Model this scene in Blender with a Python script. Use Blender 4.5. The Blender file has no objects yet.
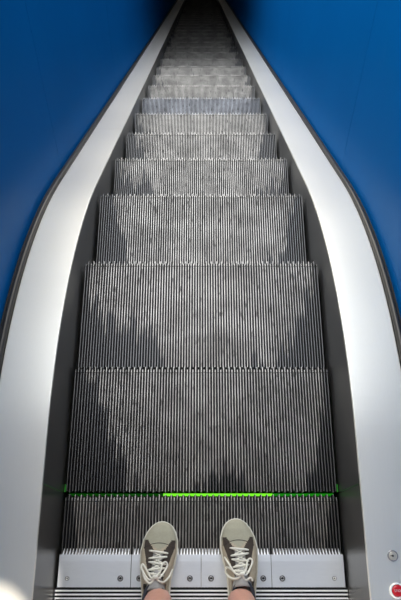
import bpy, bmesh, math, random
from mathutils import Vector
random.seed(7)
C = bpy.context.scene.collection
PI = math.pi

# ------------------------------------------------------------------ helpers
def link(name, me, mats, parent=None):
    o = bpy.data.objects.new(name, me)
    C.objects.link(o)
    for m in (mats if isinstance(mats, (list, tuple)) else [mats]):
        me.materials.append(m)
    if parent is not None:
        o.parent = parent
    return o

def mesh(name, verts, faces, mats, parent=None, mi=None, smooth=False, fixn=True):
    me = bpy.data.meshes.new(name)
    me.from_pydata([tuple(v) for v in verts], [], faces)
    if mi:
        for p, i in zip(me.polygons, mi):
            p.material_index = i
    if fixn:
        bm = bmesh.new(); bm.from_mesh(me)
        bmesh.ops.recalc_face_normals(bm, faces=bm.faces)
        bm.to_mesh(me); bm.free()
    if smooth:
        for p in me.polygons:
            p.use_smooth = True
    me.update()
    return link(name, me, mats, parent)

def tag(o, label=None, cat=None, group=None, kind=None):
    if label: o['label'] = label
    if cat: o['category'] = cat
    if group: o['group'] = group
    if kind: o['kind'] = kind
    return o

def empty(name, loc, rz=0):
    o = bpy.data.objects.new(name, None)
    o.empty_display_size = .05
    C.objects.link(o); o.location = loc; o.rotation_euler = (0, 0, rz)
    return o

def tube(name, pts, r, mat, parent=None, seg=8, closed=False, flat=1.0):
    """sweep a circle of radius r (float or list) along pts"""
    pts = [Vector(p) for p in pts]; n = len(pts)
    V, F = [], []
    for i, p in enumerate(pts):
        a = pts[(i-1) % n] if (closed or i > 0) else p
        b = pts[(i+1) % n] if (closed or i < n-1) else p
        t = (b-a).normalized()
        up = Vector((0, 0, 1)) if abs(t.z) < .95 else Vector((0, 1, 0))
        u = t.cross(up).normalized(); w = u.cross(t).normalized()
        rr = r[i] if isinstance(r, (list, tuple)) else r
        for k in range(seg):
            an = 2*PI*k/seg
            V.append(p + u*(rr*math.cos(an)) + w*(rr*flat*math.sin(an)))
    m = n if closed else n-1
    for i in range(m):
        for k in range(seg):
            a = i*seg+k; b = i*seg+(k+1) % seg
            c = ((i+1) % n)*seg+(k+1) % seg; d = ((i+1) % n)*seg+k
            F.append((a, b, c, d))
    if not closed:
        F.append(tuple(range(seg))); F.append(tuple((n-1)*seg+k for k in range(seg)))
    return mesh(name, V, F, mat, parent, smooth=True)

def box(name, x0, x1, y0, y1, z0, z1, mat, parent=None):
    V = [(x, y, z) for x in (x0, x1) for y in (y0, y1) for z in (z0, z1)]
    F = [(0, 1, 3, 2), (4, 6, 7, 5), (0, 4, 5, 1), (2, 3, 7, 6), (0, 2, 6, 4), (1, 5, 7, 3)]
    return mesh(name, V, F, mat, parent)

def lathe(name, prof, mat, parent=None, seg=32, mi=None, loc=(0, 0, 0)):
    """prof: list of (r,z); first/last r may be 0"""
    V, F, M = [], [], []
    idx = []
    for (r, z) in prof:
        if r < 1e-6:
            idx.append([len(V)]); V.append((loc[0], loc[1], loc[2]+z))
        else:
            idx.append(list(range(len(V), len(V)+seg)))
            for k in range(seg):
                a = 2*PI*k/seg
                V.append((loc[0]+r*math.cos(a), loc[1]+r*math.sin(a), loc[2]+z))
    for j in range(len(prof)-1):
        A, B = idx[j], idx[j+1]
        for k in range(seg):
            k2 = (k+1) % seg
            if len(A) == 1 and len(B) == 1: continue
            if len(A) == 1: F.append((A[0], B[k], B[k2]))
            elif len(B) == 1: F.append((A[k], B[0], A[k2]))
            else: F.append((A[k], B[k], B[k2], A[k2]))
            M.append(mi[j] if mi else 0)
    return mesh(name, V, F, mat, parent, mi=M, smooth=True)

# ------------------------------------------------------------------ materials
class NT:
    def __init__(s, name):
        s.m = bpy.data.materials.new(name); s.m.use_nodes = True
        s.t = s.m.node_tree; s.b = s.t.nodes['Principled BSDF']
    def n(s, typ, **k):
        nd = s.t.nodes.new(typ)
        for a, v in k.items():
            if a.startswith('i_'):
                key = a[2:]
                nd.inputs[int(key) if key.isdigit() else key].default_value = v
            else: setattr(nd, a, v)
        return nd
    def l(s, a, b): s.t.links.new(a, b)
    def math(s, op, a, b=None, c=None, clamp=False):
        nd = s.t.nodes.new('ShaderNodeMath'); nd.operation = op; nd.use_clamp = clamp
        for i, v in enumerate((a, b, c)):
            if v is None: continue
            if isinstance(v, (int, float)): nd.inputs[i].default_value = v
            else: s.l(v, nd.inputs[i])
        return nd.outputs[0]
    def mix(s, f, a, b):
        nd = s.t.nodes.new('ShaderNodeMix'); nd.data_type = 'RGBA'
        for i, v in ((0, f), (6, a), (7, b)):
            if isinstance(v, (int, float)): nd.inputs[i].default_value = v
            elif isinstance(v, tuple): nd.inputs[i].default_value = (*v, 1) if len(v) == 3 else v
            else: s.l(v, nd.inputs[i])
        return nd.outputs[2]
    def coords(s, kind='Object'):
        return s.n('ShaderNodeTexCoord').outputs[kind]
    def noise(s, vec, scale, detail=3, rough=.5, sc=None):
        if sc:
            mp = s.n('ShaderNodeMapping'); mp.inputs['Scale'].default_value = sc
            s.l(vec, mp.inputs['Vector']); vec = mp.outputs[0]
        nd = s.n('ShaderNodeTexNoise'); nd.inputs['Scale'].default_value = scale
        nd.inputs['Detail'].default_value = detail; nd.inputs['Roughness'].default_value = rough
        s.l(vec, nd.inputs['Vector']); return nd.outputs['Fac']
    def ramp(s, f, stops):
        nd = s.n('ShaderNodeValToRGB'); e = nd.color_ramp.elements
        while len(e) < len(stops): e.new(.5)
        for el, (p, c) in zip(e, stops):
            el.position = p; el.color = (*c, 1) if isinstance(c, tuple) else (c, c, c, 1)
        s.l(f, nd.inputs[0]); return nd.outputs[0]
    def bump(s, h, st=.2, d=.001):
        nd = s.n('ShaderNodeBump'); nd.inputs['Strength'].default_value = st
        nd.inputs['Distance'].default_value = d
        s.l(h, nd.inputs['Height']); s.l(nd.outputs[0], s.b.inputs['Normal'])
    def set(s, **k):
        for a, v in k.items():
            a = a.replace('_', ' ')
            if isinstance(v, tuple) and len(v) == 3: v = (*v, 1)
            if hasattr(v, 'links'): s.l(v, s.b.inputs[a])
            else: s.b.inputs[a].default_value = v
        return s

def simple(name, col, rough=.5, metal=0., var=.15, scale=40, bump=0.):
    n = NT(name); f = n.noise(n.coords(), scale, 4)
    n.set(Base_Color=n.mix(f, tuple(c*(1-var) for c in col), tuple(min(1, c*(1+var)) for c in col)),
          Roughness=rough, Metallic=metal)
    if bump: n.bump(f, bump)
    return n.m

PITCH = .8038/90
def tread_material(name, light, dark, metal=.7, fl_dark=.25, spec=.5):
    """worn bright cleat tops; grime creeping up from the nose, ragged cleat by cleat"""
    n = NT(name); co = n.coords()
    sp = n.n('ShaderNodeSeparateXYZ'); n.l(co, sp.inputs[0])
    oi = n.n('ShaderNodeObjectInfo').outputs['Random']
    cell = n.math('FLOOR', n.math('ADD', n.math('DIVIDE', sp.outputs[0], PITCH), .5))
    cb = n.n('ShaderNodeCombineXYZ'); n.l(cell, cb.inputs[0]); n.l(n.math('MULTIPLY', oi, 97.), cb.inputs[1])
    wn = n.n('ShaderNodeTexWhiteNoise', noise_dimensions='2D'); n.l(cb.outputs[0], wn.inputs['Vector'])
    # broad outline of the grime, different on each step
    cb2 = n.n('ShaderNodeCombineXYZ'); n.l(n.math('MULTIPLY', sp.outputs[0], 5.), cb2.inputs[0]); n.l(n.math('MULTIPLY', oi, 37.), cb2.inputs[1])
    broad = n.noise(cb2.outputs[0], 1.0, 3)
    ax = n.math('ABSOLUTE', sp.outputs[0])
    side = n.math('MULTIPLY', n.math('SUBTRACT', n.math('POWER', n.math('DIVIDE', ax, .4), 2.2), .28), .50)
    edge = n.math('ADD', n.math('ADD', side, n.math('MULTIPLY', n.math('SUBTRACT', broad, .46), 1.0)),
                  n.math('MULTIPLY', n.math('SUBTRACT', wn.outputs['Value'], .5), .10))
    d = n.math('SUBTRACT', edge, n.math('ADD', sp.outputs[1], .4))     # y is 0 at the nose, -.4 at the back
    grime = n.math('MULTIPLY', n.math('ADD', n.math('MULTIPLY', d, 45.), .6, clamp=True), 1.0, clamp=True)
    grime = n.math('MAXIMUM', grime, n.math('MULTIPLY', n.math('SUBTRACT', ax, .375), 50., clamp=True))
    # short flecks along the cleats
    cb3 = n.n('ShaderNodeCombineXYZ'); n.l(n.math('MULTIPLY', sp.outputs[0], 110.), cb3.inputs[0]); n.l(n.math('MULTIPLY', sp.outputs[1], 22.), cb3.inputs[1]); n.l(n.math('MULTIPLY', oi, 53.), cb3.inputs[2])
    fl = n.noise(cb3.outputs[0], 1.0, 3, .6)
    fleck = n.ramp(fl, [(.32, .1), (.42, 1.)])
    cb5 = n.n('ShaderNodeCombineXYZ'); n.l(n.math('MULTIPLY', oi, 19.), cb5.inputs[2]); pass
    va = n.n('ShaderNodeVectorMath', operation='ADD'); n.l(co, va.inputs[0]); n.l(cb5.outputs[0], va.inputs[1])
    bl = n.noise(va.outputs[0], 11., 5, .65)
    base = n.mix(n.ramp(bl, [(.35, 0.), (.65, 1.)]), tuple(c*.60 for c in light), tuple(c*1.1 for c in light))
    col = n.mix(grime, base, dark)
    col = n.mix(n.math('SUBTRACT', 1., fleck), col, tuple(c*fl_dark for c in light))
    n.set(Base_Color=col, Metallic=metal, Specular_IOR_Level=spec, Roughness=n.math('ADD', n.math('MULTIPLY', grime, -.05), .40))
    return n.m

M = {}
M['tread'] = tread_material('worn_cleat_tops', (.46, .44, .41), (.15, .15, .15))
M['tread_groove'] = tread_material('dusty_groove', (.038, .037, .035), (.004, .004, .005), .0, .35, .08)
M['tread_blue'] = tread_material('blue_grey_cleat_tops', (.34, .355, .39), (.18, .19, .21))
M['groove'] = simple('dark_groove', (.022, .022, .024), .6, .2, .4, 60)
M['riser'] = simple('riser_metal', (.10, .10, .10), .45, .5, .3, 30)
def brushed(name, c0, c1, rough, metal, axis_sc, bump=.05):
    n = NT(name); co = n.coords()
    f = n.noise(co, 1., 3, .6, sc=axis_sc); g = n.noise(co, 2.2, 4, .55)
    n.set(Base_Color=n.mix(n.math('ADD', n.math('MULTIPLY', f, .45), n.math('MULTIPLY', g, .55)), c0, c1), Metallic=metal,
          Roughness=n.math('ADD', n.math('MULTIPLY', g, .12), rough-.06))
    n.bump(f, bump, .0005)
    return n.m
M['deck'] = brushed('brushed_aluminium_deck', (.88, .84, .74), (.97, .94, .85), .36, .62, (500., 6., 500.))
M['skirt'] = brushed('stainless_skirt', (.20, .195, .185), (.27, .265, .255), .30, .85, (6., 6., 300.), .08)
M['comb'] = brushed('comb_aluminium', (.62, .65, .70), (.76, .79, .83), .36, .4, (40., 200., 40.))
M['rib'] = simple('rib_aluminium', (.9, .9, .89), .4, .2, .1, 60)
M['black'] = simple('black_rubber', (.006, .006, .007), .8, 0, .3, 60)
M['screw'] = simple('screw_steel', (.30, .30, .31), .35, .8, .2, 300)
M['edge'] = simple('dark_edging', (.05, .047, .043), .40, .5, .25, 14)
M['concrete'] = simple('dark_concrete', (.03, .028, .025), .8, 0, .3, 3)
M['floor'] = simple('landing_stone', (.30, .30, .30), .6, 0, .2, 8)
def blue():
    n = NT('blue_enamel'); co = n.coords()
    g = n.noise(co, 1.6, 3); h = n.noise(co, 9., 5, .65)
    c = n.mix(g, (.0, .072, .245), (.0, .088, .295))
    c = n.mix(n.ramp(h, [(.60, 0.), (.85, .35)]), c, (.012, .10, .27))
    df = n.n('ShaderNodeBsdfDiffuse'); n.l(c, df.inputs[0])
    gl = n.n('ShaderNodeBsdfGlossy'); gl.inputs['Roughness'].default_value = .32; gl.inputs[0].default_value = (.55, .7, .8, 1)
    mx = n.n('ShaderNodeMixShader'); mx.inputs[0].default_value = .035
    n.l(df.outputs[0], mx.inputs[1]); n.l(gl.outputs[0], mx.inputs[2])
    n.l(mx.outputs[0], n.t.nodes['Material Output'].inputs[0])
    return n.m
M['blue'] = blue()
def emis(name, col, st):
    n = NT(name); n.set(Base_Color=tuple(c*.3 for c in col), Emission_Color=col, Emission_Strength=st, Roughness=.4)
    return n.m
M['green'] = emis('green_lamp', (.22, 1., .03), .9)
M['green_dim'] = emis('green_lamp_dim', (.03, .8, .02), .22)
M['green_faint'] = emis('green_lamp_faint', (.03, .7, .02), .05)

# ------------------------------------------------------------------ the run of the escalator
A0, B0, SL, DZ = .285, 1.385, .722, .24
def deck_z(y):
    if y <= A0: return DZ
    if y <= B0: return DZ - SL*(y-A0)**2/(2*(B0-A0))
    return DZ - SL*(y-(A0+B0)/2)
def slope(y):
    return 0 if y <= A0 else (SL*(y-A0)/(B0-A0) if y <= B0 else SL)
def ys(a, b):
    out = [a]; y = a
    while y < b-1e-6:
        st = .04 if .2 < y < 1.5 else .5
        if y < .2: st = min(st, .2-y+1e-9) if .2-y > 1e-6 else .04
        y = min(b, y+max(st, .02)); out.append(y)
    return out
YEND = 17.6

def run_extrude(name, sec, y0, y1, mat, parent=None, smooth=False, lean=0.):
    """sec: closed list of (x, dz); extruded along the deck line"""
    V, F = [], []; Y = ys(y0, y1); n = len(sec)
    for y in Y:
        z = deck_z(y)
        for (x, dz) in sec:
            yy = y + (lean*dz*slope(y)/SL if lean else 0)
            V.append((x, yy, z+dz))
    for i in range(len(Y)-1):
        for k in range(n):
            F.append((i*n+k, i*n+(k+1) % n, (i+1)*n+(k+1) % n, (i+1)*n+k))
    F.append(tuple(range(n))); F.append(tuple((len(Y)-1)*n+k for k in range(n)))
    return mesh(name, V, F, mat, parent, smooth=smooth)

XS, XD, XE, XW = .414, .556, .579, .583
# inner decks
def arc(cx, cz, r, a0, a1, n):
    return [(cx+r*math.cos(a0+(a1-a0)*i/n), cz+r*math.sin(a0+(a1-a0)*i/n)) for i in range(n+1)]
def deck_sec(s):
    p = [(XS-.004, -.010)] + arc(XS-.0025, -.0015, .0015, PI, PI/2, 3) + arc(XD-.004, -.004, .004, PI/2, 0, 3) + [(XD, -.022)]
    return [(s*x, z) for x, z in p]
side_name = {-1: 'left', 1: 'right'}
for s, joint in ((-1, 2.08), (1, 3.62)):
    sd = side_name[s]
    o = run_extrude('side_deck', deck_sec(s), -.6, joint-.001, M['deck'])
    tag(o, 'wide brushed aluminium deck band on the %s of the escalator, curving over the top bend' % sd, 'deck')
    o = run_extrude('side_deck', deck_sec(s), joint+.001, YEND, M['deck'])
    tag(o, 'straight narrow looking aluminium deck band on the %s, running down into the dark' % sd, 'deck')
    # dark rounded edging between deck and wall
    e = [(XD+.001, -.02)] + [(XD+.0105+.0095*math.cos(a), .000+.013*math.sin(a)) for a in [PI-PI*i/8 for i in range(9)]] + [(XE-.003, -.02)]
    o = run_extrude('edging_strip', [(s*x, z) for x, z in e], -.6, YEND, M['edge'], smooth=True)
    tag(o, 'dark glossy edging strip between the %s deck and the blue wall' % sd, 'edging')
    o = run_extrude('rubber_gasket', [(s*XE-.003*s, -.02), (s*XE-.003*s, .003), (s*(XW-.0005), .003), (s*(XW-.0005), -.02)], -.6, YEND, M['black'])
    tag(o, 'thin black rubber gasket line at the foot of the %s blue wall' % sd, 'gasket')
    # stainless skirts
    for (a, b, lab) in ((-.6, .1672, 'stainless skirt panel beside the shoes and comb plate on the %s'),
                        (.1692, YEND, 'long dark stainless skirt panel along the descending steps on the %s')):
        o = run_extrude('skirt_panel', [(s*XS, -.62), (s*XS, -.0105), (s*(XS+.004), -.0105), (s*(XS+.004), -.62)], a, b, M['skirt'])
        tag(o, lab % sd, 'skirt')
    # blue balustrade panels, joints lean with the run
    H1 = 1.02
    jl = [-.6, 1.51, 3.0 if s < 0 else 3.22, 6.2, YEND]
    labs = ['nearest blue enamel wall panel on the %s, beside the flat steps',
            'blue enamel wall panel on the %s, second down from the shoes, between two fine joints',
            'blue enamel wall panel on the %s, third down from the shoes, dimming toward the dark',
            'farthest blue enamel wall panel on the %s, nearly lost in the dark']
    for k in range(4):
        a, b = jl[k]+.0012, jl[k+1]-.0012
        o = run_extrude('wall_panel', [(s*XW, -.06), (s*XW, H1), (s*(XW+.03), H1), (s*(XW+.03), -.06)], a, b, M['blue'], lean=.36)
        tag(o, labs[k] % sd, 'wall panel', 'blue wall panels on the %s' % sd)
    # black backing rail behind the panel joints
    o = run_extrude('backing_rail', [(s*(XW+.032), -1.1), (s*(XW+.032), H1), (s*(XW+.06), H1), (s*(XW+.06), -1.1)], -.6, YEND, M['black'], lean=.36)
    tag(o, kind='structure'); o.name = 'wall_'+sd

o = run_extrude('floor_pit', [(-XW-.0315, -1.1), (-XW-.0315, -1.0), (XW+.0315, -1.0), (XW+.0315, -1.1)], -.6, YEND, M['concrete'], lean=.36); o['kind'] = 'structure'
o = box('wall_front', -XW-.06, XW+.06, -.66, -.6005, -.9, -.005, M['concrete']); o['kind'] = 'structure'
# ------------------------------------------------------------------ steps
def make_tread(mat, name='tread', parent=None):
    """one closed ribbed sheet; origin at the nose, y back to -.394"""
    GD, TH = -.011, -.021
    cols = []                                  # (x, kind) kind: g groove, t cleat top; third: cleat index
    for i in range(91):
        x = -.4019+i*PITCH
        cols += [(x-.0016, 'g', i), (x-.0012, 't', i), (x+.0012, 't', i), (x+.0016, 'g', i)]
    rows = ['back', 'b2', 's0', 's1', 's2', 's3', 'front']
    V, F, MI = [], [], []
    nc = len(cols)
    for r in rows:
        for (x, k, i) in cols:
            odd = i % 2
            fr = 0. if odd else -.009
            y = {'back': -.394+(0 if odd else .004), 'b2': -.385, 's0': -.0215, 's1': -.0210, 's2': -.0195, 's3': -.0190, 'front': fr}[r]
            z = 0. if k == 't' else GD
            if k == 't' and r in ('s1', 's2'): z = -.006
            if k == 't' and r == 'front' : z = -.0012
            V.append((x, y, z))
    for r in range(len(rows)-1):
        for c in range(nc-1):
            F.append((r*nc+c, r*nc+c+1, (r+1)*nc+c+1, (r+1)*nc+c))
            top = cols[c][1] == 't' and cols[c+1][1] == 't'
            MI.append(0 if top and r != 3 else 1)
    # underside skirt
    base = len(V)
    for (x, k, i) in cols: V.append((x, -.394+(0 if i % 2 else .004), TH))
    for (x, k, i) in cols: V.append((x, 0. if i % 2 else -.009, TH))
    R = len(rows)-1
    for c in range(nc-1):
        F.append((c+1, c, base+c, base+c+1)); MI.append(1)
        F.append((R*nc+c, R*nc+c+1, base+nc+c+1, base+nc+c)); MI.append(0 if cols[c][1] == 't' and cols[c+1][1] == 't' else 1)
        F.append((base+c, base+nc+c, base+nc+c+1, base+c+1)); MI.append(1)
    for c, (u, w) in ((0, (0, 0)), (nc-1, (0, 0))):
        ring = [r*nc+c for r in range(len(rows))] + [base+nc+c, base+c]
        F.append(tuple(ring)); MI.append(1)
    return mesh(name, V, F, [mat, M['tread_groove']], parent, mi=MI)

def make_riser(name='riser', parent=None):
    V, F, MI = [], [], []; xs = []
    for i in range(91):
        x = -.4019+i*PITCH
        xs += [(x-.0024, 0), (x-.0017, 1), (x+.0017, 1), (x+.0024, 0)]
    nc = len(xs); nr = 9
    for r in range(nr):
        t = r/(nr-1); z = -.0215-.30*t; y = -.014-.05*t*t
        for x, k in xs: V.append((x, y+(.0 if k else -.007), z))
    off = len(V)
    for r in range(nr):
        t = r/(nr-1); z = -.0215-.30*t; y = -.014-.05*t*t-.012
        V.append((xs[0][0], y, z)); V.append((xs[-1][0], y, z))
    for r in range(nr-1):
        for c in range(nc-1):
            F.append((r*nc+c, (r+1)*nc+c, (r+1)*nc+c+1, r*nc+c+1)); MI.append(0 if xs[c][1] and xs[c+1][1] else 1)
        F.append((off+2*r, off+2*r+1, off+2*r+3, off+2*r+2)); MI.append(1)
        F.append((r*nc, (r+1)*nc, off+2*r+2, off+2*r)); MI.append(1)
        F.append((r*nc+nc-1, (r+1)*nc+nc-1, off+2*r+3, off+2*r+1)); MI.append(1)
    return mesh(name, V, F, [M['riser'], M['groove']], parent, mi=MI)

Y0 = .1619
drops = [0, 0, -.0342, -.2056, -.4856, -.7764]
while len(drops) < 42: drops.append(drops[-1]-.29)
ordn = ['', '', 'third', 'fourth', 'fifth', 'sixth', 'seventh', 'eighth', 'ninth', 'tenth', 'eleventh', 'twelfth', 'thirteenth', 'fourteenth', 'fifteenth', 'sixteenth']
step_labels = {0: 'dark grooved step under the shoe toes, between comb plate and green light',
               1: 'grooved step just beyond the green light, grimy toward its front corners',
               2: 'large grey grooved step beginning to sink, third from the comb plate',
               7: 'worn step with a blue-grey cast, eighth down from the comb plate'}
proto = None
for k, z in enumerate(drops):
    y = Y0+.4*k
    if y > YEND-.2: break
    if proto is None:
        st = empty('escalator_step', (0, y, z))
        tr = make_tread(M['tread'], 'tread', st); ri = make_riser('riser', st)
        proto = (st, tr, ri)
        blue_me = None
    else:
        st = proto[0].copy(); C.objects.link(st); st.location = (0, y, z)
        tr = proto[1].copy(); C.objects.link(tr); tr.parent = st
        ri = proto[2].copy(); C.objects.link(ri); ri.parent = st
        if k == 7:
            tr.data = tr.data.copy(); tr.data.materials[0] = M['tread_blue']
    if k in step_labels: lab = step_labels[k]
    elif k < 16: lab = 'worn grey grooved step, %s down from the comb plate' % ordn[k+1 if k+1 < 16 else 15]
    else: lab = 'small far grooved step in the dark lower run of the escalator'
    if 3 <= k < 15:
        lab = 'worn grey grooved step, %s down counting from the comb plate' % ['fourth', 'fifth', 'sixth', 'seventh', 'eighth', 'ninth', 'tenth', 'eleventh', 'twelfth', 'thirteenth', 'fourteenth', 'fifteenth'][k-3] if k != 7 else step_labels[7]
    if k >= 15: lab = 'small far grooved step in the dark lower run of the escalator'
    tag(st, lab, 'step', 'escalator steps' if k < 15 else 'far escalator steps in the dark')

# green demarcation lamps under the gap beyond the first step
gy = Y0+.0012
lamp = empty('demarcation_lamp', (0, gy, -.03))
def seg_lamp(nm, x0, x1, mat):
    tube(nm, [(x0, 0, 0), ((x0+x1)/2, 0, 0), (x1, 0, 0)], .0040, mat, lamp, seg=10)
seg_lamp('lamp_tube', -.115, .215, M['green'])
seg_lamp('lamp_tube', .2155, .40, M['green_dim'])
seg_lamp('lamp_tube', -.40, -.1155, M['green_faint'])
tag(lamp, 'bright green light strip glowing through the gap beyond the first step', 'light')
for s in (-1, 1):
    g = empty('seam_lamp', (s*XS, gy+.003, .0))
    box('light_strip', s*.0055, s*.0085, -.003+.0, .003, .005, .19, M['green_dim'], g)
    box('corner_light', -s*.0065, -s*.0035, .004, .026, -.02, -.009, M['green_faint'], g)
    tag(g, 'thin green light line in the %s skirt seam level with the first gap' % side_name[s], 'light')

# ------------------------------------------------------------------ comb plates
def make_comb(x0, x1, nm='comb_plate'):
    """plate plus teeth in one skin; teeth dip into the grooves"""
    yb, yf, zt, zb = -.0948, -.0075, .0062, .0012
    V, F = [], []
    grooves = [(-.4019+(i+.5)*PITCH) for i in range(90)]
    gs = [g for g in grooves if x0+.002 < g < x1-.002]
    xs = [x0]
    for g in gs: xs += [g-.0021, g+.0021]
    xs.append(x1); n = len(xs)
    def row(y, z):
        b = len(V)
        for x in xs: V.append((x, y, z))
        return b
    tb = row(yb, zt); tm = row(-.026, zt); tf = row(yf, zt-.0016); bf = row(yf, zb-.0005); bb = row(yb, zb)
    for a, b in ((tb, tm), (tm, tf), (bf, bb), (bb, tb)):
        for i in range(n-1): F.append((a+i, a+i+1, b+i+1, b+i))
    for e in (0, n-1): F.append((tb+e, tm+e, tf+e, bf+e, bb+e))
    for i in range(n-1):
        if i % 2 == 0: F.append((tf+i, tf+i+1, bf+i+1, bf+i))
        else:
            g = (xs[i]+xs[i+1])/2; b = len(V)
            V.extend([(g-.0012, .001, -.003), (g+.0012, .001, -.003), (g+.0008, .009, -.0088), (g-.0008, .009, -.0088), (g-.0011, .000, -.0095), (g+.0011, .000, -.0095)])
            F += [(tf+i, tf+i+1, b+1, b), (b, b+1, b+2, b+3), (b+3, b+2, b+5, b+4), (b+4, b+5, bf+i+1, bf+i),
                  (tf+i, b, b+4, bf+i), (b, b+3, b+4), (tf+i+1, b+1, b+5, bf+i+1), (b+1, b+2, b+5)]
    return mesh(nm, V, F, M['comb'])
plates = [(-.4065, -.2012, 'aluminium comb plate at the far left, left of the left shoe', (-.380, -.2295)),
          (-.1993, -.0013, 'aluminium comb plate mostly under the left shoe', (-.176, -.0325)),
          (.0003, .1990, 'aluminium comb plate mostly under the right shoe', (.0275, .1755)),
          (.2007, .4065, 'aluminium comb plate at the far right, right of the right shoe', (.2295, .377))]
for (a, b, lab, scr) in plates:
    o = make_comb(a, b); tag(o, lab, 'comb plate', 'comb plates')
    for i, sx in enumerate(scr):
        big = abs(abs(sx)-.38) > .01
        r = .0084 if big else .0060
        sc = lathe('screw', [(0, .0008), (r*.33, .0008), (r*.36, .0016), (r*.72, .0020), (r*.76, .0008), (r*.90, .0008), (r, .0014), (r, -.001)],
                   [M['screw'], M['black'], M['rib']], o, seg=24, mi=[1, 1, 2 if not big else 0, 1, 1, 0, 0], loc=(sx, -.0715, .0062))

# ribbed landing plate
def ribbed():
    V, F, MI = [], [], []; prof = []
    y = -.0962; p = .0100
    while y > -.60:
        prof += [(y, .0014, 1), (y-.0055, .0014, 0), (y-.0057, .0066, 0), (y-.0097, .0066, 0), (y-.0099, .0014, 1)]
        y -= p
    zb = .0006
    for (y, z, k) in prof:
        V += [(-.4125, y, z), (.4125, y, z)]
    n = len(prof)
    for i in range(n-1):
        F.append((2*i, 2*i+1, 2*i+3, 2*i+2))
        z0, z1 = prof[i][1], prof[i+1][1]
        MI.append(1 if (z0 < .003 and z1 < .003) else 0)
    b = len(V)
    V += [(-.4125, prof[0][0], zb), (.4125, prof[0][0], zb), (-.4125, prof[-1][0], zb), (.4125, prof[-1][0], zb)]
    F += [(0, 1, b+1, b), (b, b+1, b+3, b+2), (2*n-2, 2*n-1, b+3, b+2)]; MI += [1, 1, 1]
    F.append(tuple([2*i for i in range(n)]+[b+2, b])); MI.append(1)
    F.append(tuple([2*i+1 for i in range(n)]+[b+3, b+1])); MI.append(1)
    return mesh('landing_plate', V, F, [M['rib'], M['black']], mi=MI)
tag(ribbed(), 'black landing plate with bright aluminium ribs behind the comb plates', 'floor plate')

# ------------------------------------------------------------------ key switch and stop button on the right deck
M['nickel'] = simple('nickel', (.62, .58, .50), .3, .4, .15, 200)
M['hole'] = simple('keyhole_black', (.01, .01, .01), .6)
M['red'] = simple('red_plastic', (.55, .008, .02), .3, 0, .15, 120)
M['white'] = simple('white_print', (.75, .7, .7), .5)
k = empty('key_switch', (.4735, -.0095, DZ))
lathe('bezel', [(.0125, -.002), (.0135, .001), (.0125, .0035), (.0108, .0038), (.0104, .0020)], M['screw'], k, seg=36)
lathe('lock_cylinder', [(0, .0034), (.0085, .0034), (.0103, .0026), (.0104, -.001)], M['nickel'], k, seg=36)
kh = []
for a in range(14):
    an = 2*PI*a/14; kh.append((-.0012+.0026*math.cos(an), .0026*math.sin(an)))
hole = lathe('keyhole', [(0, .0040), (.0026, .0040), (.0026, .0030)], M['hole'], k, seg=16, loc=(-.0005, 0, 0))
box('key_slot', -.0065, -.0005, -.0011, .0011, .0030, .0040, M['hole'], k)
tag(k, 'round metal key switch with a black keyhole set in the right deck', 'switch')
k = empty('stop_button', (.4755, -.0895, DZ))
lathe('bezel', [(.0175, -.002), (.0185, .002), (.0170, .0055), (.0148, .0060), (.0142, .0030)], M['rib'], k, seg=40)
lathe('button_cap', [(0, .0078), (.0085, .0074), (.0122, .0062), (.0138, .0040), (.0140, -.001)], M['red'], k, seg=40)
cu = bpy.data.curves.new('t', 'FONT'); cu.body = 'STOP'; cu.size = .0078; cu.align_x = 'CENTER'; cu.align_y = 'CENTER'; cu.extrude = .0002
to = bpy.data.objects.new('t', cu); C.objects.link(to)
bpy.context.view_layer.update()
me = bpy.data.meshes.new_from_object(to.evaluated_get(bpy.context.evaluated_depsgraph_get()))
bpy.data.objects.remove(to)
w = link('lettering', me, M['white'], k); w.location = (0, 0, .0082)
tag(k, 'round red stop button in a metal ring on the right deck', 'button')

# ------------------------------------------------------------------ person: legs, shoes
def skin_noise(name, col, var=.1, scale=120, rough=.55):
    n = NT(name); co = n.coords(); f = n.noise(co, scale, 4)
    n.set(Base_Color=n.mix(f, tuple(c*(1-var) for c in col), tuple(c*(1+var) for c in col)), Roughness=rough)
    n.bump(f, .15, .0006); return n
sk = skin_noise('skin', (.52, .27, .20), .12, 60, .5); sk.set(Subsurface_Weight=.1, Subsurface_Scale=.01)
M['skin'] = sk.m
M['suede'] = skin_noise('green_grey_suede', (.37, .355, .265), .14, 240, .9).m
M['tan'] = skin_noise('tan_leather', (.43, .37, .27), .14, 160, .8).m
M['brown'] = skin_noise('dark_brown_suede', (.050, .038, .029), .3, 120, .9).m
M['mesh_grey'] = skin_noise('grey_canvas', (.38, .37, .34), .12, 400, .9).m
M['lining'] = skin_noise('navy_lining', (.035, .038, .05), .2, 200, .95).m
M['lace'] = skin_noise('white_cotton', (.78, .76, .66), .06, 500, .9).m
M['rubber'] = skin_noise('off_white_rubber', (.70, .68, .58), .08, 60, .6).m
M['cloth'] = skin_noise('dark_cloth', (.05, .055, .07), .2, 150, .9).m

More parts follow.
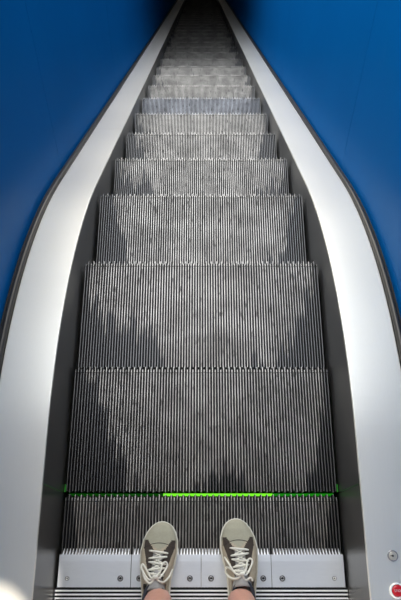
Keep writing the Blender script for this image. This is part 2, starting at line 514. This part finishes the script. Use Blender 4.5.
def interp(t, tab):
    for (a, va), (b, vb) in zip(tab, tab[1:]):
        if t <= b:
            u = (t-a)/(b-a) if b > a else 0
            u = max(0, min(1, u))
            return va+(vb-va)*u
    return tab[-1][1]
LEN = .292
LAT = [(0, .004), (.01, .014), (.03, .023), (.07, .031), (.15, .036), (.3, .040), (.45, .046), (.6, .053), (.72, .0550), (.82, .0505), (.90, .0405), (.95, .030), (.98, .0195), (.995, .010), (1, .003)]
MED = [(0, .004), (.01, .014), (.03, .023), (.07, .031), (.15, .035), (.3, .036), (.45, .038), (.6, .046), (.72, .051), (.82, .0490), (.90, .0410), (.95, .0315), (.98, .021), (.995, .010), (1, .003)]
HT = [(0, .078), (.1, .080), (.3, .080), (.42, .084), (.5, .085), (.6, .074), (.7, .062), (.8, .054), (.9, .047), (.96, .038), (1, .024)]
SH = [(0, 0), (.5, 0), (.75, .004), (1, .008)]       # axis drifts to the medial side at the toe
def make_shoe(side, loc, rz, label=None):
    """side -1 left shoe, +1 right shoe; +y toe. medial side is toward x=0"""
    zb = .024
    def half(s, sg):           # sg +1 : +x side
        med = (sg != side)
        return interp(s, MED if med else LAT)
    def cx(s): return -side*interp(s, SH)
    def pos(s, th, off=0.):
        sg = 1 if math.cos(th) >= 0 else -1
        e = .62 if s > .5 else .62-.22*min(1, (.5-s)/.2)
        w = half(s, sg)-.003+off; h = interp(s, HT)-zb+off
        c, sn = abs(math.cos(th)), math.sin(th)
        x = sg*w*c**e; z = zb+h*max(0, sn)**(.85 if s > .5 else .7)
        return Vector((cx(s)+x, (s-.5)*LEN, z))
    def surf(s, x):            # height of upper over offset x from the axis
        w = half(s, 1 if x >= 0 else -1)-.003
        c = min(1, abs(x)/w)**(1/.62)
        return zb+(interp(s, HT)-zb)*(max(0, 1-c*c)**.5)**.85
    NS, NTH = 90, 72
    S = [.5-.5*math.cos(PI*(i/NS)) for i in range(NS+1)]
    V, F, MI = [], [], []
    for s in S:
        for j in range(NTH+1):
            v = pos(s, PI*j/NTH)
            lx = v.x-cx(s)
            if .44 < s < .68 and abs(lx) < .013: v.z -= .004
            V.append(v)
    OPEN = .43
    for i in range(NS):
        sm = (S[i]+S[i+1])/2
        for j in range(NTH):
            thm = PI*(j+.5)/NTH
            if .045 < sm < OPEN and abs(math.cos(thm)) < .70 : continue
            v = pos(sm, thm); lx = abs(v.x-cx(sm))
            F.append((i*(NTH+1)+j, i*(NTH+1)+j+1, (i+1)*(NTH+1)+j+1, (i+1)*(NTH+1)+j))
            m = 1
            if sm > .80-2.6*max(0, .030-lx): m = 0
            if .47 < sm < .815 and .0130+max(0, sm-.72)*.20 < lx < .0165+(sm-.45)*.088 and lx < .043: m = 2
            if sm <= .70 and sm > .43 and lx <= .0135: m = 3
            if sm < .16: m = 2
            MI.append(m)
    up = mesh('shoe', V, F, [M['suede'], M['tan'], M['brown'], M['mesh_grey']], None, mi=MI, smooth=True)
    so = up.modifiers.new('s', 'SOLIDIFY'); so.thickness = .0022; so.offset = -1
    up.location = loc; up.rotation_euler = (0, 0, rz)
    # sole
    out = []
    N = 40
    for i in range(N+1):
        s = .5-.5*math.cos(PI*i/N); out.append((cx(s)+half(s, 1)+.0006, (s-.5)*LEN, s))
    for i in range(N, -1, -1):
        s = .5-.5*math.cos(PI*i/N); out.append((cx(s)-half(s, -1)-.0006, (s-.5)*LEN, s))
    cxm = 0
    V, F = [], []; levels = [(.94, 0), (.99, .003), (1.0, .010), (1.0, .022), (.985, .027), (.93, .027)]
    n = len(out)
    for f, z in levels:
        for x, y, s in out:
            V.append((cx(s)+(x-cx(s))*f, y*(1-(1-f)*.4), z))
    for a in range(len(levels)-1):
        for i in range(n): F.append((a*n+i, a*n+(i+1) % n, (a+1)*n+(i+1) % n, (a+1)*n+i))
    F.append(tuple(range(n))); F.append(tuple((len(levels)-1)*n+i for i in range(n)))
    mesh('sole', V, F, M['rubber'], up, smooth=True)
    # toe cap seam, a fine stitched arc with perforations
    arcp = []
    for i in range(17):
        u = -1+2*i/16; s = .795-.050*u*u; x = u*.044
        arcp.append((cx(s)+x, (s-.5)*LEN, surf(s, x)+.0002))
    tube('toe_seam', arcp, .0009, M['brown'], up, seg=6)
    # tongue: padded slab from under laces up to the ankle
    V, F = [], []; T = 12; W = 10
    for lay in (0, 1):
        for i in range(T+1):
            t = i/T; s = .66-.27*t
            for j in range(W+1):
                u = -1+2*j/W; hw = .013+.015*t**1.5
                x = u*hw
                z = interp(s, HT)-.004+.018*t**2.0 - (.014*t+.004)*u*u + (.006*(1-u*u)*min(1, 3*t)+.001 if lay else -.002)
                V.append((cx(s)+x, (s-.5)*LEN+(.006*t*(u*u)*-1), z))
    nn = (T+1)*(W+1)
    for i in range(T):
        for j in range(W):
            a = i*(W+1)+j
            F.append((a, a+1, a+W+2, a+W+1)); F.append((nn+a, nn+a+1, nn+a+W+2, nn+a+W+1))
    for i in range(T):
        for j in (0, W):
            a = i*(W+1)+j; F.append((a, a+W+1, nn+a+W+1, nn+a))
    for j in range(W):
        for i in (0, T):
            a = i*(W+1)+j; F.append((a, a+1, nn+a+1, nn+a))
    mesh('tongue', V, F, M['mesh_grey'], up, smooth=True)
    # padded collar round the opening
    cp = []
    for i in range(36):
        a = 2*PI*i/36
        s = .235+.195*math.sin(a); u = math.cos(a)
        w = half(s, 1 if u >= 0 else -1)
        zc = .079+.010*max(0, math.sin(a))**2+.006*max(0, -math.sin(a))**2
        cp.append((cx(s)+u*(w-.006)*.90, (s-.5)*LEN, zc))
    tube('collar', cp, .0055, M['lining'], up, seg=10, closed=True)
    # laces
    ln = []
    for q, s in enumerate((.712, .662, .612, .562, .515)):
        hw = .0265-.0012*q; pts = []
        for i in range(11):
            u = -1+2*i/10; sk_ = s+.010*u*(1 if q % 2 else -1)
            x = u*hw
            z = surf(sk_, x)+.0035 + .003*(1-u*u)
            pts.append((cx(s)+x, (sk_-.5)*LEN, z))
        tube('lace', pts, [.0018]+[.0030]*9+[.0018], M['lace'], up, seg=8, flat=.6)
    # crossing strands between rows
    S5 = (.712, .662, .612, .562, .515)
    for q in range(4):
        for d in (-1, 1):
            pts = []
            for i in range(9):
                u = i/8; s = S5[q]+(S5[q+1]-S5[q])*u; x = d*(.016-.032*u)
                pts.append((cx(s)+x, (s-.5)*LEN, surf(s, x)+.0030+.0010*math.sin(PI*u)))
            tube('lace', pts, .0017, M['lace'], up, seg=6, flat=.6)
    # knot, bows and ends
    ks = .485; kz = interp(ks, HT)+.014; ky = (ks-.5)*LEN
    kx = cx(ks)
    tube('lace_knot', [(kx-.007, ky, kz), (kx-.003, ky+.003, kz+.002), (kx+.003, ky+.003, kz+.002), (kx+.007, ky, kz)], [.003, .0048, .0048, .003], M['lace'], up, seg=8)
    def smooth_loop(name, P, closed=False):
        P = [Vector(p) for p in P]; out = []
        n = len(P)
        for i in range(n-1):
            p0 = P[max(0, i-1)]; p1 = P[i]; p2 = P[i+1]; p3 = P[min(n-1, i+2)]
            for q in range(6):
                t = q/6
                out.append(.5*((2*p1)+(p2-p0)*t+(2*p0-5*p1+4*p2-p3)*t*t+(3*p1-p0-3*p2+p3)*t**3))
        out.append(P[-1]); tube(name, out, .0027, M['lace'], up, seg=7, flat=.7)
    def L(x, s, dz=.008): return (kx+x, (s-.5)*LEN, max(surf(s, x)+dz, .03))
    # right-hand bow: stands up toward the toe; left-hand bow: droops along the side
    smooth_loop('lace_bow', [(kx, ky, kz), L(.012, .49, .014), L(.024, .55, .012), L(.030, .60, .014), L(.024, .625, .014), L(.016, .60, .012), L(.012, .54, .014), (kx+.002, ky+.002, kz+.003)])
    if side < 0:
        smooth_loop('lace_bow', [(kx, ky, kz), L(-.016, .47, .013), L(-.030, .515, .016), L(-.040, .575, .022), L(-.036, .60, .020), L(-.024, .55, .014), L(-.012, .49, .014), (kx-.002, ky+.002, kz+.003)])
        smooth_loop('lace_end', [(kx, ky, kz), L(.020, .45, .014), L(.036, .50, .018), L(.042, .56, .018)])
        smooth_loop('lace_end', [(kx, ky, kz), L(-.014, .44, .012), L(-.028, .48, .016), L(-.036, .54, .014)])
    else:
        smooth_loop('lace_bow', [(kx, ky, kz), L(-.014, .455, .013), L(-.030, .46, .018), L(-.042, .50, .022), L(-.040, .55, .022), L(-.028, .535, .014), L(-.014, .49, .014), (kx-.002, ky+.002, kz+.003)])
        smooth_loop('lace_end', [(kx, ky, kz), L(-.018, .50, .013), L(-.034, .58, .016), L(-.044, .64, .012)])
        smooth_loop('lace_end', [(kx, ky, kz), L(.010, .44, .012), L(.022, .46, .012), L(.028, .43, .012)])
    return up

FZ = .0067
def make_body():
    J = []; E = []; R = []
    def add(p, r, par=None):
        J.append(p); R.append(r)
        if par is not None: E.append((par, len(J)-1))
        return len(J)-1
    pel = add((0, -.245, .90), .11)
    add((0, -.25, 1.00), .115, pel)
    for s, ax in ((-1, -.1135), (1, .1045)):
        hip = add((s*.085, -.245, .83), .092, pel)
        th = add((s*.095, -.235, .66), .074, hip)
        kn = add((ax*.98, -.205, .475), .052, th)
        ca = add((ax, -.185, .335), .050, kn)
        sh = add((ax, -.152, .20), .043, ca)
        an = add((ax, -.125, .108), .0415, sh)
        he = add((ax, -.114, .055), .026, an)
        mf = add((ax, -.060, .045), .020, he)
        add((ax, .02, .040), .016, mf)
    me = bpy.data.meshes.new('person'); me.from_pydata(J, E, [])
    o = bpy.data.objects.new('person', me); C.objects.link(o)
    m = o.modifiers.new('skin', 'SKIN'); m.use_smooth_shade = True
    for i, v in enumerate(me.skin_vertices[0].data):
        v.radius = (R[i], R[i]); v.use_root = (i == 0)
    o.modifiers.new('sub', 'SUBSURF').levels = 2; o.modifiers['sub'].render_levels = 2
    bpy.context.view_layer.update()
    m2 = bpy.data.meshes.new_from_object(o.evaluated_get(bpy.context.evaluated_depsgraph_get()))
    bpy.data.objects.remove(o)
    for p in m2.polygons: p.use_smooth = True; p.material_index = 0
    m2.materials.clear()
    return link('person', m2, M['skin'])
person = make_body()
tag(person, 'person standing on the comb plates in lace-up sneakers with bare ankles', 'person')
def make_shorts():
    V, F = [], []; rings = []
    # two leg tubes merged visually into one loose pair: waist ring then a split
    N = 28
    def ring(cx, cy, z, rx, ry):
        b = len(V)
        for k in range(N):
            a = 2*PI*k/N; V.append((cx+rx*math.cos(a), cy+ry*math.sin(a), z))
        return b
    for s in (-1, 1):
        prev = None
        for (cx, z, rx, ry) in ((.104, .52, .085, .088), (.100, .60, .088, .090), (.095, .70, .092, .095), (.088, .80, .098, .105), (.070, .90, .105, .115), (.062, 1.0, .105, .112)):
            r = ring(s*cx, -.235, z, rx, ry*.95)
            if prev is not None:
                for k in range(N): F.append((prev+k, prev+(k+1) % N, r+(k+1) % N, r+k))
            prev = r
    return mesh('shorts', V, F, M['cloth'], person, smooth=True)
make_shorts()
sl = make_shoe(-1, (-.1230, -.0625, FZ), math.radians(-1.5)); sl.parent = person
sr = make_shoe(1, (.1095, -.0545, FZ), math.radians(1.0)); sr.parent = person
sl['label'] = 'left sneaker'; sr['label'] = 'right sneaker'

# ------------------------------------------------------------------ setting
def setting(o, name):
    o.name = name; o['kind'] = 'structure'; return o
# upper landing around the top, lower hall floor, tunnel shell over the lower run
setting(box('floor', -6, -.62, -6, 1.6, -.1, .0, M['floor']), 'floor_left')
setting(box('floor', .62, 6, -6, 1.6, -.1, .0, M['floor']), 'floor_right')
setting(box('floor', -.62, .62, -6, -.665, -.1, .0, M['floor']), 'floor')
CY = 5.9
def sloped(name, x0, x1, y0, y1, h0, h1, mat):
    V = []
    for y in (y0, y1):
        z = DZ-SL*(y-(A0+B0)/2)
        V += [(x0, y, z+h0), (x1, y, z+h0), (x1, y, z+h1), (x0, y, z+h1)]
    F = [(0, 1, 2, 3), (4, 5, 6, 7), (0, 1, 5, 4), (1, 2, 6, 5), (2, 3, 7, 6), (3, 0, 4, 7)]
    return mesh(name, V, F, mat)
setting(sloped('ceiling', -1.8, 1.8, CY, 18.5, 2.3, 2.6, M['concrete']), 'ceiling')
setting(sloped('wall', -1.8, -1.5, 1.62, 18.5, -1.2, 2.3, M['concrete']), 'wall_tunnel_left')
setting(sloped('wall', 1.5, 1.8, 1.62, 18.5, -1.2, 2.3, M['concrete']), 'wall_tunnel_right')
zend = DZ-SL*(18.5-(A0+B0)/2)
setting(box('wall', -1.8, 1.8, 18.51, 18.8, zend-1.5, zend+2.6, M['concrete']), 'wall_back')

# ------------------------------------------------------------------ light
w = bpy.data.worlds.new('world'); bpy.context.scene.world = w; w.use_nodes = True
nt = w.node_tree; bg = nt.nodes['Background']
tc = nt.nodes.new('ShaderNodeTexCoord'); nz = nt.nodes.new('ShaderNodeTexNoise'); nz.inputs['Scale'].default_value = 1.6; nz.inputs['Detail'].default_value = 4
nt.links.new(tc.outputs['Generated'], nz.inputs['Vector'])
sx = nt.nodes.new('ShaderNodeSeparateXYZ'); nt.links.new(tc.outputs['Generated'], sx.inputs[0])
ad = nt.nodes.new('ShaderNodeMath'); ad.operation = 'MULTIPLY_ADD'; ad.inputs[1].default_value = .35
nt.links.new(nz.outputs['Fac'], ad.inputs[0]); nt.links.new(sx.outputs[2], ad.inputs[2])
rp = nt.nodes.new('ShaderNodeValToRGB'); rp.color_ramp.elements[0].position = .25; rp.color_ramp.elements[1].position = 1.15
rp.color_ramp.elements[1].position = 1.0
rp.color_ramp.elements[0].color = (1., .93, .82, 1); rp.color_ramp.elements[1].color = (.90, .945, 1., 1)
nt.links.new(ad.outputs[0], rp.inputs[0]); nt.links.new(rp.outputs[0], bg.inputs[0]); bg.inputs[1].default_value = 4.5
setting(box('ceiling', -3.5, 2.45, -6, 1.15, 2.7, 2.9, M['floor']), 'ceiling_canopy')  # unseen slab added to cut overhead sky light on the nearest steps and decks

setting(box('wall', 2.5, 2.7, -6, 9, 0, 7., M['floor']), 'wall_hall_right')  # tall wall added out of view, blocks sky on the right to darken left panels
def spot(name, loc, target, power, angle, col, size=.02, blend=.12):
    d = bpy.data.lights.new(name, 'SPOT'); d.energy = power; d.spot_size = angle; d.spot_blend = blend
    d.color = col; d.shadow_soft_size = size
    o = bpy.data.objects.new(name, d); C.objects.link(o); o.location = loc
    o.rotation_euler = (Vector(target)-Vector(loc)).to_track_quat('-Z', 'Y').to_euler()
spot('canopy_spotlight', (-.42, -1.2, 2.62), (-.512, -.188, DZ), 420, 2*math.atan(.105/2.54), (1., .93, .82))  # added spot in place of sunlight on the near left deck, no real fixture

# ------------------------------------------------------------------ camera
cam = bpy.data.cameras.new('camera'); co = bpy.data.objects.new('camera', cam); C.objects.link(co)
cam.sensor_width = 36; cam.sensor_fit = 'AUTO'; cam.lens = 36*560.15/600
cam.shift_x = -.8/600; cam.shift_y = 60/600; cam.clip_start = .02
co.location = (0, 0, 1.7083); co.rotation_euler = (math.radians(90-71.104), 0, 0)
S_ = bpy.context.scene; S_.camera = co
S_.view_settings.view_transform = 'Standard'; S_.view_settings.look = 'None'
S_.view_settings.gamma = 1; S_.view_settings.use_curve_mapping = False
S_.view_settings.exposure = 0.1
